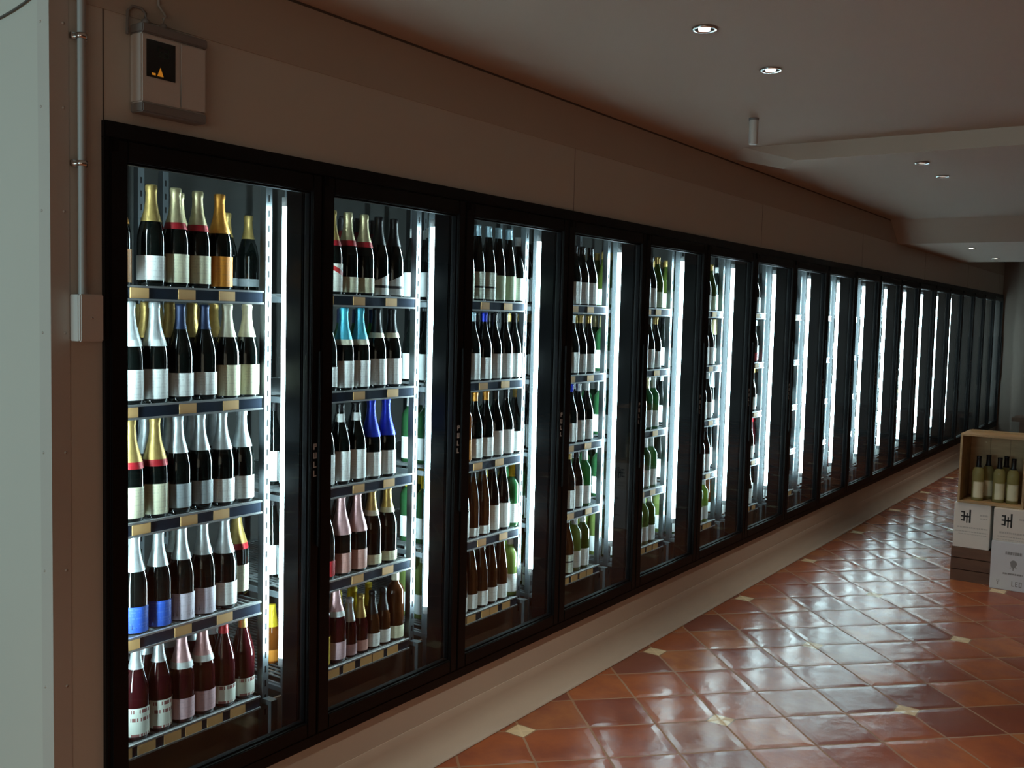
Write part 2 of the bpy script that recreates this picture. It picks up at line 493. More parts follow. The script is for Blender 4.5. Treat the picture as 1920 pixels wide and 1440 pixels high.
def letters():
    # P U L L, one above the other
    mb = MB(); h, ww, s = 0.020, 0.013, 0.0035
    x = w - 0.027; y0, y1 = -0.0232, -0.0219
    z = 1.275
    def b(a0, a1, c0, c1): mb.box(x + a0, x + a1, y0, y1, z + c0, z + c1)
    b(0, s, 0, h); b(s, ww, h - s, h); b(s, ww, h * .45, h * .45 + s); b(ww - s, ww, h * .45 + s, h - s)
    z -= 0.030; b(0, s, 0, h); b(ww - s, ww, 0, h); b(s, ww - s, 0, s)
    z -= 0.030; b(0, s, 0, h); b(s, ww, 0, s)
    z -= 0.030; b(0, s, 0, h); b(s, ww, 0, s)
    return mb.mesh('pull_lettering', M_letter)
letters_me = letters()
for k in range(ND):
    d = thing('cooler_door', 'tall black framed glass cooler door, %s door from the left' % ORD[k], 'door',
              (SEAM[k] + 0.003, 0, 0), 'glass doors of the wine cooler')
    link('door_frame', dframe_me, d)
    link('glass_pane', pane_me, d)
    link('gasket', gasket_me, d)
    link('pull_grip', grip_me, d)
    link('hinge_cap', hin_me, d)
    link('pull_lettering', letters_me, d)

# tubes on the back of every mullion
TZ0, TZ1 = 0.545, 2.075
tube_me = MB().lathe([(0.0, TZ0), (0.0135, TZ0), (0.0135, TZ1), (0.0, TZ1)], 12).mesh('tube', M_tube)
cap_me = MB().lathe([(0.0, 0.0), (0.015, 0.0), (0.015, 0.03), (0.0, 0.03)], 12).box(-0.008, 0.008, -0.030, -0.005, 0.006, 0.024).mesh('tube_cap', M_tubecap)
for k in range(ND + 1):
    if k == 0: x = X0 + 0.030; lb = 'vertical white light tube inside the cooler at its left end post'
    elif k == ND: x = XE - 0.035; lb = 'vertical white light tube inside the cooler at its far end post'
    else:
        x = SEAM[k] - 0.030
        lb = 'glowing white light tube behind the post between %s and %s cooler doors' % (ORD[k - 1], ORD[k])
    t = thing('light_tube', lb, 'light', (x, 0.117, 0), 'light tubes behind the door posts')
    link('tube', tube_me, t)
    link('tube_cap', cap_me, t, (0, 0, TZ0 - 0.03))
    link('tube_cap', cap_me, t, (0, 0, TZ1))
    for sgn in (-1, 1):
        if (k == 0 and sgn < 0) or (k == ND and sgn > 0): continue
        l = area('tube_light', (sgn * 0.0102, 0.0102, (TZ0 + TZ1) / 2), (0, 0, 0), TZ1 - TZ0, 0.020, 0.0, (0.72, 0.93, 1.0))
        l.parent = t
        l.data.energy = pi * 0.020 * (TZ1 - TZ0) * TUBE * TUBE_GAIN
        dirv = Vector((sgn * 0.60, 0.80, 0)).normalized()
        zax = -dirv; xax = Vector((0, 0, 1)); yax = zax.cross(xax)
        l.rotation_euler = Matrix((xax, yax, zax)).transposed().to_euler()

# shelf racks
SZ = [1.790, 1.441, 1.092, 0.748, 0.420]     # top of the shelves
SHN = ['top shelf', 'second shelf', 'third shelf', 'fourth shelf', 'bottom shelf']
SX0, SX1 = 0.060, P - 0.105
def shelf_mesh():
    mb = MB()
    mb.box(SX0, SX1, 0.152, 0.172, -0.012, 0.0)
    mb.box(SX0, SX1, 0.86, 0.88, -0.012, 0.0)
    n = 26
    for i in range(n):
        x = SX0 + (SX1 - SX0) * (i + 0.5) / n
        mb.box(x - 0.0025, x + 0.0025, 0.172, 0.86, -0.006, -0.001)
    for y in (0.3, 0.45, 0.6, 0.75):
        mb.box(SX0, SX1, y, y + 0.008, -0.012, -0.006)
    return mb.mesh('shelf', M_shelf)
shelf_me = shelf_mesh()
strip_me = MB().box(SX0, SX1, 0.146, 0.150, -0.034, -0.002).mesh('price_strip', M_strip)
lip_me = MB().box(SX0 - 0.004, SX1 + 0.004, 0.1425, 0.152, -0.040, -0.034).box(SX0 - 0.004, SX1 + 0.004, 0.1435, 0.152, -0.002, 0.004).mesh('shelf_lip', M_lip)
tag_me = MB().box(-0.031, 0.031, 0.1435, 0.1455, -0.033, -0.003).mesh('price_tag', M_tag)
def upright_mesh():
    mb = MB()
    mb.box(-0.013, 0.013, 0.0, 0.003, 0.25, 2.30)
    mb.box(-0.013, -0.011, 0.003, 0.028, 0.25, 2.30)
    mb.box(0.011, 0.013, 0.003, 0.028, 0.25, 2.30)
    for i in range(38):
        z = 0.34 + i * 0.05
        mb.box(-0.003, 0.003, -0.0008, 0.0, z, z + 0.022, 1)
    return mb.mesh('upright', [M_steel, M_gasket])
up_me = upright_mesh()
foot_me = MB().box(-0.014, 0.014, 0.12, 0.90, 0.385, 0.402).box(-0.014, 0.014, 0.12, 0.135, 0.22, 0.385).mesh('foot_rail', M_steel)
arm_me = MB().box(-0.004, 0.004, 0.19, 0.86, -0.032, -0.012).mesh('shelf_bracket', M_steel)
for k in range(ND):
    r = thing('shelf_rack', 'five level steel shelf rack standing behind the %s cooler door from the left' % ORD[k], 'shelf rack',
              (SEAM[k], 0, 0), 'shelf racks inside the cooler')
    for x in (0.045, P - 0.062):
        link('upright', up_me, r, (x, 0.165, 0))
        link('upright', up_me, r, (x, 0.86, 0))
        link('foot_rail', foot_me, r, (x, 0, 0))
    for j, z in enumerate(SZ):
        s = link('shelf', shelf_me, r, (0, 0, z))
        link('price_strip', strip_me, s)
        link('shelf_lip', lip_me, s)
        for x in (0.045, P - 0.062):
            link('shelf_bracket', arm_me, s, (x, 0, 0))
        if k < 8:
            rnd = random.Random(k * 10 + j)
            n = 6 if j == 4 else 3
            for q in range(n):
                x = SX0 + 0.06 + (SX1 - SX0 - 0.10) * (q + 0.25 + 0.3 * rnd.random()) / n
                link('price_tag', tag_me, s, (x, 0, 0))

# ------------------------------------------------------------------ bottles
SH = {  # radius, height, glass profile (r, z) as fractions handled below
    'champagne': ([(0.0, 0.0), (0.036, 0.0), (0.0405, 0.004), (0.0412, 0.02), (0.0412, 0.135), (0.040, 0.155), (0.035, 0.180),
                   (0.027, 0.207), (0.0200, 0.232), (0.0160, 0.258), (0.0148, 0.285), (0.0165, 0.290), (0.0165, 0.298), (0.0148, 0.300), (0.0, 0.300)], 0.300, 0.197),
    'burgundy': ([(0.0, 0.0), (0.035, 0.0), (0.0392, 0.004), (0.0398, 0.02), (0.0398, 0.140), (0.0375, 0.163), (0.031, 0.190),
                  (0.0225, 0.218), (0.0165, 0.240), (0.0142, 0.262), (0.0138, 0.290), (0.0150, 0.292), (0.0150, 0.302), (0.0, 0.302)], 0.302, 0.248),
    'bordeaux': ([(0.0, 0.0), (0.033, 0.0), (0.0370, 0.004), (0.0375, 0.02), (0.0375, 0.188), (0.0360, 0.202), (0.0290, 0.218),
                  (0.0185, 0.230), (0.0148, 0.242), (0.0140, 0.290), (0.0152, 0.292), (0.0152, 0.302), (0.0, 0.302)], 0.302, 0.240),
    'flute': ([(0.0, 0.0), (0.033, 0.0), (0.0365, 0.004), (0.0370, 0.02), (0.0370, 0.130), (0.0350, 0.165), (0.0285, 0.210),
               (0.0210, 0.250), (0.0160, 0.280), (0.0142, 0.300), (0.0138, 0.322), (0.0150, 0.324), (0.0150, 0.332), (0.0, 0.332)], 0.332, 0.272),
    'small': ([(0.0, 0.0), (0.027, 0.0), (0.0300, 0.004), (0.0305, 0.02), (0.0305, 0.095), (0.0285, 0.115), (0.022, 0.140),
               (0.0160, 0.165), (0.0130, 0.185), (0.0125, 0.205), (0.0140, 0.208), (0.0140, 0.216), (0.0, 0.216)], 0.216, 0.135),
}
def rad_at(prof, z):
    best = prof[1][0]
    for (r0, z0), (r1, z1) in zip(prof[1:-1], prof[2:]):
        if z0 <= z <= z1 and z1 > z0:
            return r0 + (r1 - r0) * (z - z0) / (z1 - z0)
    return best

G = {'dark': bottle_glass('dark_bottle_glass', (0.003, 0.0045, 0.004)),
     'olive': bottle_glass('olive_bottle_glass', (0.05, 0.075, 0.012), 0.35),
     'green': bottle_glass('green_bottle_glass', (0.030, 0.120, 0.045), 0.4),
     'pale': bottle_glass('pale_bottle_glass', (0.20, 0.26, 0.08), 0.45),
     'brown': bottle_glass('brown_bottle_glass', (0.055, 0.018, 0.006), 0.2),
     'rose': bottle_glass('rose_bottle_glass', (0.035, 0.004, 0.006), 0.10),
     'red': bottle_glass('red_bottle_glass', (0.16, 0.005, 0.008), 0.2),
     'straw': bottle_glass('straw_bottle_glass', (0.42, 0.39, 0.18), 0.4),
     'amber': bottle_glass('amber_bottle_glass', (0.30, 0.09, 0.015), 0.3)}
GN = {'dark': 'dark', 'olive': 'olive', 'green': 'green', 'pale': 'pale green', 'brown': 'brown', 'rose': 'dark pink', 'straw': 'pale', 'red': 'red', 'amber': 'amber'}
def foilm(name, c, metal=0.65, rough=0.32): return mat('foil_' + name, c, rough, metal, var=0.25, nscale=60, bump=0.0015)
FO_ = {'gold': foilm('gold', (0.60, 0.42, 0.14)), 'palegold': foilm('pale_gold', (0.72, 0.62, 0.36)),
       'orange': foilm('orange', (0.80, 0.36, 0.06), 0.5), 'silver': foilm('silver', (0.66, 0.72, 0.74), 0.5, 0.28),
       'white': foilm('white', (0.75, 0.80, 0.80), 0.1), 'cream': foilm('cream', (0.72, 0.68, 0.52), 0.15),
       'navy': foilm('navy', (0.03, 0.05, 0.12), 0.4), 'black': foilm('black', (0.012, 0.012, 0.014), 0.3),
       'pink': foilm('pink', (0.75, 0.45, 0.46), 0.4), 'turquoise': foilm('turquoise', (0.08, 0.50, 0.66), 0.4),
       'blue': foilm('blue', (0.02, 0.05, 0.62), 0.4), 'paleblue': foilm('pale_blue', (0.45, 0.66, 0.76), 0.2),
       'red': foilm('red', (0.45, 0.02, 0.03), 0.3), 'yellow': foilm('yellow', (0.85, 0.60, 0.03), 0.1)}
FN = {'palegold': 'pale gold', 'paleblue': 'pale blue'}
LB = {'white': label_mat('label_white', (0.84, 0.87, 0.86)), 'cream': label_mat('label_cream', (0.74, 0.72, 0.52)),
      'grey': label_mat('label_grey', (0.30, 0.34, 0.36)), 'orange': label_mat('label_orange', (0.85, 0.33, 0.04)),
      'pink': label_mat('label_pink', (0.62, 0.42, 0.46)), 'blue': label_mat('label_blue', (0.03, 0.12, 0.62), ink=(0.3, 0.4, 0.8)),
      'lilac': label_mat('label_lilac', (0.66, 0.60, 0.70)),
      'salmon': label_mat('label_salmon', (0.62, 0.34, 0.30)), 'greenish': label_mat('label_pale_green', (0.55, 0.66, 0.46)),
      'red': label_mat('label_red', (0.50, 0.02, 0.03)),
      'redband': label_mat('label_red_band', (0.74, 0.74, 0.66), band=((0.45, 0.03, 0.03), 0.082, 0.100, 0.018)),
      'stripe': label_mat('label_black_stripe', (0.78, 0.82, 0.82), amount=0.1, band=((0.03, 0.03, 0.04), 0.036, 0.046, 0.0)),
      'split': label_mat('label_two_part', (0.66, 0.72, 0.62), amount=0.3, band=((0.02, 0.02, 0.02), 0.060, 0.068, 0.0)),
      'motif': label_mat('label_motif', (0.72, 0.76, 0.68), ink=(0.22, 0.03, 0.03), amount=0.9, lines=40),
      'yellow': label_mat('label_yellow', (0.80, 0.62, 0.08))}
LN = {'grey': 'grey', 'redband': 'red-banded white', 'stripe': 'black-striped white', 'split': 'banded', 'motif': 'red-printed', 'greenish': 'greenish'}

# kind: shape, glass, foil, foil collar colour or None, label, label z0, z1, neck label colour or None, foil bottom override
K = {
 'orange':    ('champagne', 'dark', 'orange', 'orange', 'orange', 0.012, 0.108, None, None),
 'goldwhite': ('champagne', 'dark', 'gold', None, 'white', 0.022, 0.095, None, None),
 'redneck':   ('champagne', 'dark', 'palegold', 'red', 'cream', 0.018, 0.105, None, None),
 'darkgold':  ('champagne', 'dark', 'gold', None, 'grey', 0.030, 0.060, None, 0.215),
 'silverwhite': ('champagne', 'dark', 'silver', 'white', 'white', 0.015, 0.105, None, 0.190),
 'navywhite': ('burgundy', 'dark', 'navy', None, 'white', 0.018, 0.090, None, 0.225),
 'creamcream': ('champagne', 'dark', 'cream', None, 'cream', 0.010, 0.110, None, 0.200),
 'goldredcol': ('champagne', 'dark', 'gold', 'red', 'cream', 0.012, 0.105, None, 0.175),
 'silvergrey': ('champagne', 'dark', 'silver', None, 'grey', 0.020, 0.095, None, 0.190),
 'silvsilv':  ('champagne', 'dark', 'silver', None, 'white', 0.014, 0.090, None, 0.185),
 'silverblue': ('champagne', 'dark', 'silver', None, 'blue', 0.006, 0.085, None, 0.190),
 'silverlilac': ('champagne', 'dark', 'silver', None, 'lilac', 0.006, 0.090, None, 0.195),
 'rosemotif': ('burgundy', 'rose', 'silver', None, 'motif', 0.012, 0.100, None, 0.215),
 'rosepink':  ('champagne', 'rose', 'pink', 'white', 'pink', 0.014, 0.080, None, 0.190),
 'redmotif':  ('burgundy', 'rose', 'red', None, 'motif', 0.012, 0.072, None, 0.240),
 'goldmotif': ('burgundy', 'rose', 'gold', None, 'motif', 0.012, 0.072, None, 0.240),
 'redband':   ('champagne', 'dark', 'gold', 'red', 'redband', 0.014, 0.115, None, 0.195),
 'halfgold':  ('champagne', 'dark', 'palegold', 'red', 'cream', 0.014, 0.070, None, 0.200),
 'blackwedge': ('champagne', 'dark', 'black', None, 'stripe', 0.010, 0.130, None, 0.200),
 'redred':    ('burgundy', 'red', 'black', None, 'red', 0.020, 0.120, None, None),
 'turq':      ('champagne', 'dark', 'turquoise', 'cream', 'white', 0.012, 0.110, None, 0.185),
 'blackwhite': ('champagne', 'dark', 'black', 'cream', 'white', 0.014, 0.115, None, 0.210),
 'greencream': ('burgundy', 'green', 'navy', None, 'greenish', 0.020, 0.110, None, None),
 'necklab':   ('burgundy', 'dark', 'black', None, 'white', 0.014, 0.125, 'white', 0.270),
 'royal':     ('champagne', 'dark', 'blue', 'blue', 'white', 0.012, 0.105, None, 0.180),
 'darkred':   ('burgundy', 'dark', 'black', None, 'red', 0.012, 0.070, None, None),
 'pinkpink':  ('champagne', 'dark', 'pink', 'pink', 'salmon', 0.010, 0.085, None, 0.170),
 'goldlow':   ('champagne', 'dark', 'gold', 'cream', 'cream', 0.010, 0.048, None, 0.215),
 'smallsilver': ('small', 'rose', 'silver', None, 'pink', 0.008, 0.050, None, None),
 'smallgold': ('small', 'rose', 'gold', None, 'salmon', 0.008, 0.050, None, None),
 'brownlab':  ('small', 'brown', 'black', None, 'white', 0.008, 0.060, None, None),
 'creamtop':  ('bordeaux', 'brown', 'cream', None, 'cream', 0.010, 0.060, None, None),
 'yellowbox': ('bordeaux', 'rose', 'silver', None, 'yellow', 0.010, 0.115, None, None),
 'hockgreen': ('flute', 'dark', 'paleblue', None, 'split', 0.012, 0.130, None, 0.285),
 'hockwhite': ('flute', 'dark', 'paleblue', None, 'greenish', 0.012, 0.120, None, 0.285),
 'blueburg':  ('burgundy', 'dark', 'paleblue', None, 'white', 0.010, 0.125, None, 0.262),
 'navyburg':  ('burgundy', 'dark', 'blue', None, 'white', 0.010, 0.105, None, 0.262),
 'darkburg':  ('burgundy', 'dark', 'black', None, 'white', 0.010, 0.120, None, 0.262),
 'amberyel':  ('bordeaux', 'amber', 'cream', None, 'orange', 0.012, 0.100, 'yellow', None),
 'orangecap': ('burgundy', 'dark', 'orange', None, 'white', 0.012, 0.098, None, 0.262),
 'goldburg':  ('burgundy', 'dark', 'gold', None, 'white', 0.012, 0.105, None, 0.262),
 'silkhock':  ('flute', 'dark', 'black', None, 'white', 0.012, 0.125, None, None),
 'lowlab':    ('flute', 'brown', 'black', None, 'white', 0.008, 0.045, None, None),
 'yellowcap': ('bordeaux', 'green', 'yellow', None, 'white', 0.020, 0.110, None, 0.235),
 'brownhock': ('flute', 'brown', 'navy', None, 'white', 0.010, 0.075, None, None),
 'palewhite': ('bordeaux', 'pale', 'white', None, 'white', 0.020, 0.105, None, None),
 'creamcap':  ('burgundy', 'dark', 'cream', None, 'white', 0.012, 0.110, None, 0.262),
 'ambertwo':  ('burgundy', 'brown', 'silver', None, 'split', 0.008, 0.100, None, 0.262),
 'greengold': ('bordeaux', 'green', 'palegold', None, 'white', 0.016, 0.115, None, 0.240),
 'greenwhite': ('bordeaux', 'green', 'white', None, 'white', 0.016, 0.110, None, 0.240),
 'olivewhite': ('bordeaux', 'olive', 'white', None, 'white', 0.016, 0.105, None, 0.240),
 'whitecap':  ('burgundy', 'dark', 'white', None, 'white', 0.012, 0.115, None, 0.262),
 'olivegold': ('burgundy', 'olive', 'gold', None, 'greenish', 0.012, 0.100, None, 0.262),
 'orangesmall': ('small', 'amber', 'yellow', None, 'orange', 0.008, 0.050, None, None),
 'cratewine': ('bordeaux', 'straw', 'black', None, 'cream', 0.022, 0.130, None, 0.228),
}
def kind_desc(k):
    sh, g, f, c, l, *_ = K[k]
    s = {'small': 'small ', 'flute': 'slender '}.get(sh, '')
    return '%s%s bottle, %s cap, %s label' % (s, GN[g], FN.get(f, f), LN.get(l, l))

BM = {}
def bottle_meshes(k):
    if k in BM: return BM[k]
    sh, g, f, c, l, z0, z1, neck, fb = K[k]
    prof, H, fz = SH[sh]
    if fb is not None: fz = fb
    seg = 20
    gm = MB().lathe(prof, seg).mesh('glass', G[g])
    # foil sleeve with a wired cork bulge for sparkling bottles
    fp = [(rad_at(prof, fz) + 0.0006, fz)]
    steps = [z for r, z in prof if fz < z < H]
    for z in steps: fp.append((rad_at(prof, z) + 0.0010, z))
    top = H
    if sh in ('champagne', 'small'):
        s = 1.0 if sh == 'champagne' else 0.85
        fp += [(0.0172 * s, H - 0.008), (0.0178 * s, H + 0.001), (0.0160 * s, H + 0.007), (0.0, H + 0.008)]
        fp = [p for p in fp if not (H - 0.006 < p[1] < H)]
    else:
        fp += [(0.0156, H + 0.0006), (0.0, H + 0.0008)]
    fm = MB().lathe(fp, seg).mesh('foil_cap', FO_[f])
    parts = [('glass', gm), ('foil_cap', fm)]
    if c:
        r0 = rad_at(prof, fz - 0.016) + 0.001; r1 = rad_at(prof, fz + 0.004) + 0.0018
        parts.append(('neck_collar', MB().lathe([(r0, fz - 0.016), (r1, fz + 0.004)], seg).mesh('neck_collar', FO_[c])))
    if neck:
        r0 = rad_at(prof, 0.232) + 0.001; r1 = rad_at(prof, 0.262) + 0.001
        parts.append(('neck_label', MB().lathe([(r0, 0.232), (r1, 0.262)], seg).mesh('neck_label', LB[neck])))
    lp = [(rad_at(prof, z0) + 0.0007, z0), (rad_at(prof, z1) + 0.0007, z1)]
    if z1 > 0.13:
        lp.insert(1, (rad_at(prof, 0.13) + 0.0007, 0.13))
    a = radians(118)
    if k == 'blackwedge':
        # label with a swooping upper edge
        n = 16; r = rad_at(prof, 0.06) + 0.0007; vs = []
        for i in range(n + 1):
            an = -pi / 2 - a + 2 * a * i / n
            zt = 0.050 + 0.072 * (i / n) ** 1.3
            vs += [(r * cos(an), r * sin(an), z0), (r * cos(an), r * sin(an), zt)]
        lm = MB().add(vs, [(2 * i, 2 * i + 2, 2 * i + 3, 2 * i + 1) for i in range(n)], 0, True).mesh('paper_label', LB[l])
    else:
        lm = MB().lathe(lp, 16, a0=-pi / 2 - a, a1=-pi / 2 + a).mesh('paper_label', LB[l])
    parts.append(('paper_label', lm))
    BM[k] = parts
    return parts

NB = 0
SPOTS = []   # every bottle: kind, x, y, z, door, shelf, row, index
def bottle(k, x, y, z, label, group):
    global NB
    NB += 1
    o = thing('wine_bottle', label, 'bottle', (x, y, z), group, random.uniform(-0.35, 0.05))
    for n, me in bottle_meshes(k): link(n, me, o)
    return o

Y1 = 0.203
D = {}
def sh(door, j, kinds, xs=None, back=None, nb=0):
    D[(door, j)] = (kinds, xs, back, nb)
# door 1
sh(0, 0, ['orange', 'goldwhite', 'redneck', 'redneck', 'orange'], [1.690, 1.783, 1.864, 1.950, 2.034], 'darkgold', 0)
D[(0, 0, 'extra')] = [('redneck', 2.03, 0.30), ('darkgold', 2.533, 0.68), ('darkgold', 2.638, 0.68)]
D[(0, 0)] = (['orange', 'goldwhite', 'redneck', 'redneck', 'orange'], [1.742, 1.860, 1.945, 2.029, 2.112], None, 0)
sh(0, 1, ['silverwhite', 'silverwhite', 'navywhite', 'navywhite', 'creamcream', 'creamcream'], [1.785, 1.871, 1.963, 2.056, 2.145, 2.228], 'goldwhite', 3)
sh(0, 2, ['goldredcol', 'goldredcol', 'silvergrey', 'silvergrey', 'silvsilv', 'silvsilv'], [1.785, 1.872, 1.955, 2.041, 2.125, 2.209], 'silvsilv', 2)
sh(0, 3, ['silverblue', 'silverblue', 'silverlilac', 'silverlilac', 'silvsilv'], [1.800, 1.885, 1.969, 2.053, 2.137], None, 0)
D[(0, 3, 'extra')] = [('silverblue', 1.86, 0.30), ('silverlilac', 2.02, 0.30), ('goldredcol', 2.27, 0.30)]
sh(0, 4, ['rosemotif', 'rosemotif', 'rosepink', 'rosepink', 'redmotif', 'goldmotif'], [1.805, 1.888, 1.970, 2.053, 2.136, 2.219], 'rosemotif', 3)
# door 2
sh(1, 0, ['redband', 'halfgold', 'halfgold', 'blackwedge', 'blackwedge'], [2.615, 2.700, 2.784, 2.868, 2.953], 'redred', 2)
sh(1, 1, ['navywhite', 'turq', 'turq', 'blackwhite', 'blackwhite'], [2.597, 2.684, 2.769, 2.864, 2.950], 'greencream', 2)
sh(1, 2, ['darkburg', 'necklab', 'necklab', 'royal', 'royal'], [2.590, 2.673, 2.756, 2.840, 2.925], 'necklab', 2)
sh(1, 3, ['darkred', 'pinkpink', 'pinkpink', 'goldlow', 'goldlow'], [2.597, 2.683, 2.767, 2.852, 2.940], 'darkburg', 2)
sh(1, 4, ['yellowbox', 'rosepink', 'smallsilver', 'smallgold', 'brownlab', 'brownlab', 'creamtop'], [2.580, 2.660, 2.733, 2.797, 2.862, 2.927, 2.996], 'orangesmall', 2)
# door 3
sh(2, 0, ['hockwhite', 'hockgreen', 'hockgreen', 'hockwhite', 'hockwhite', 'whitecap'], [3.425, 3.503, 3.582, 3.660, 3.740, 3.820], 'whitecap', 2)
sh(2, 1, ['blueburg', 'blueburg', 'navyburg', 'darkburg', 'darkburg', 'darkburg'], [3.400, 3.480, 3.561, 3.642, 3.723, 3.804], 'darkburg', 2)
sh(2, 2, ['amberyel', 'orangecap', 'orangecap', 'darkburg', 'darkburg', 'goldburg'], [3.430, 3.508, 3.588, 3.668, 3.748, 3.830], 'greenwhite', 2)
sh(2, 3, ['silkhock', 'lowlab', 'lowlab', 'silkhock', 'silkhock', 'yellowcap'], [3.425, 3.502, 3.579, 3.657, 3.735, 3.815], 'yellowcap', 2)
sh(2, 4, ['brownhock'] * 5 + ['palewhite'], [3.425, 3.501, 3.577, 3.654, 3.731, 3.815], 'palewhite', 2)
# doors 4 to 6: measured mix, even spacing
def even(door, n, sp): return [SEAM[door] + 0.098 + sp * i for i in range(n)]
sp = 0.0815
four = [['silkhock', 'hockwhite', 'darkburg', 'darkburg', 'darkburg', 'darkburg', 'darkburg'],
        ['creamcap', 'creamcap', 'whitecap', 'orangecap', 'whitecap', 'goldburg', 'goldburg'],
        ['darkburg', 'necklab', 'darkburg', 'darkburg', 'navyburg', 'whitecap', 'whitecap'],
        ['creamcap', 'creamcap', 'creamcap', 'creamcap', 'goldburg', 'darkburg', 'greenwhite'],
        ['ambertwo', 'ambertwo', 'ambertwo', 'ambertwo', 'ambertwo', 'palewhite', 'olivewhite']]
five = [['olivewhite', 'darkburg', 'olivegold', 'darkburg', 'darkburg', 'darkburg', 'olivegold'],
        ['greengold', 'greengold', 'greengold', 'greengold', 'greengold', 'darkburg', 'goldburg'],
        ['whitecap', 'whitecap', 'whitecap', 'whitecap', 'whitecap', 'greengold', 'greenwhite'],
        ['olivewhite', 'greenwhite', 'olivewhite', 'greenwhite', 'greenwhite', 'greenwhite', 'greenwhite'],
        ['olivewhite', 'palewhite', 'olivewhite', 'palewhite', 'palewhite', 'palewhite', 'olivewhite']]
six = [['greengold', 'olivegold', 'darkburg', 'olivegold', 'olivegold', 'goldburg', 'olivegold'],
       ['darkburg', 'darkburg', 'darkburg', 'necklab', 'necklab', 'darkburg', 'darkburg'],
       ['whitecap', 'whitecap', 'darkburg', 'whitecap', 'whitecap', 'darkburg', 'whitecap'],
       ['darkburg', 'silkhock', 'silkhock', 'darkburg', 'pinkpink', 'necklab', 'darkburg'],
       ['greengold', 'olivegold', 'palewhite', 'olivewhite', 'palewhite', 'palewhite', 'palewhite']]
seven = [['whitecap'] * 7, ['whitecap', 'darkred', 'redneck', 'redneck', 'darkred', 'redneck', 'darkred'],
         ['darkburg'] * 4 + ['silverwhite'] * 3, ['blueburg', 'orangecap', 'goldburg', 'orangecap', 'goldburg', 'blueburg', 'orangecap'],
         ['brownhock', 'darkburg', 'whitecap', 'brownhock', 'whitecap', 'brownhock', 'whitecap']]
backs = {3: ['darkburg', 'goldburg', 'whitecap', 'greenwhite', 'olivewhite'], 4: ['olivegold', 'greengold', 'greenwhite', 'greenwhite', 'palewhite'],
         5: ['olivegold', 'darkburg', 'whitecap', 'necklab', 'palewhite'], 6: ['whitecap', 'redneck', 'silverwhite', 'blueburg', 'brownhock']}
for d_, tab in ((3, four), (4, five), (5, six), (6, seven)):
    for j in range(5):
        sh(d_, j, tab[j], even(d_, 7, sp), backs[d_][j], 2)

SMALL = []    # bottles of the far doors and hidden rows
ROWN = ['front row', 'second row', 'third row']
for (key, val) in list(D.items()):
    if len(key) == 3: continue
    door, j = key
    kinds, xs, back, nb = val
    grp = 'bottles on the %s behind the %s cooler door' % (SHN[j], ORD[door])
    rnd = random.Random(door * 7 + j)
    for i, (k, x) in enumerate(zip(kinds, xs)):
        if door < 7:
            bottle(k, x + rnd.uniform(-0.0006, 0.0006), Y1 + (0.002 if i % 2 else 0), SZ[j],
                   '%s, %s from left on %s, %s door' % (kind_desc(k), ORD[i], SHN[j], ORD[door]), grp)
    for i, (k, x, y) in enumerate(D.get((door, j, 'extra'), [])):
        bottle(k, x, y, SZ[j], '%s, %s one behind, %s, %s door' % (kind_desc(k), ORD[i], SHN[j], ORD[door]), grp)
    for r in range(nb):
        y = Y1 + 0.090 * (r + 1)
        n = 6 if door < 3 else 7
        for i in range(n):
            x = SEAM[door] + 0.16 + 0.086 * i if door < 3 else SEAM[door] + 0.115 + sp * i
            if x > SEAM[door] + P - 0.115: continue
            if door == 1 and j < 2 and i < 3: continue
            k = back
            if r == 0 and door < 1:
                bottle(k, x, y, SZ[j], '%s, %s in second row, %s, %s door' % (kind_desc(k), ORD[i], SHN[j], ORD[door]), grp)
            elif r == 0 and door == 1 and i >= 3:
                bottle(k, x, y, SZ[j], '%s, %s in second row, %s, %s door' % (kind_desc(k), ORD[i], SHN[j], ORD[door]), grp)
            else:
                SMALL.append((k, x, y, SZ[j]))
allk = ['darkburg', 'whitecap', 'darkburg', 'creamcap', 'darkburg', 'goldburg', 'silkhock', 'greenwhite', 'blueburg', 'necklab', 'brownhock', 'redmotif']
for door in range(7, ND):
    for j in range(5):
        rnd = random.Random(door * 31 + j)
        k = rnd.choice(allk)
        for r in range(2):
            for i in range(7):
                if i in (2, 5) : k = rnd.choice(allk)
                SMALL.append((k, SEAM[door] + 0.098 + sp * i, Y1 + 0.09 * r, SZ[j]))

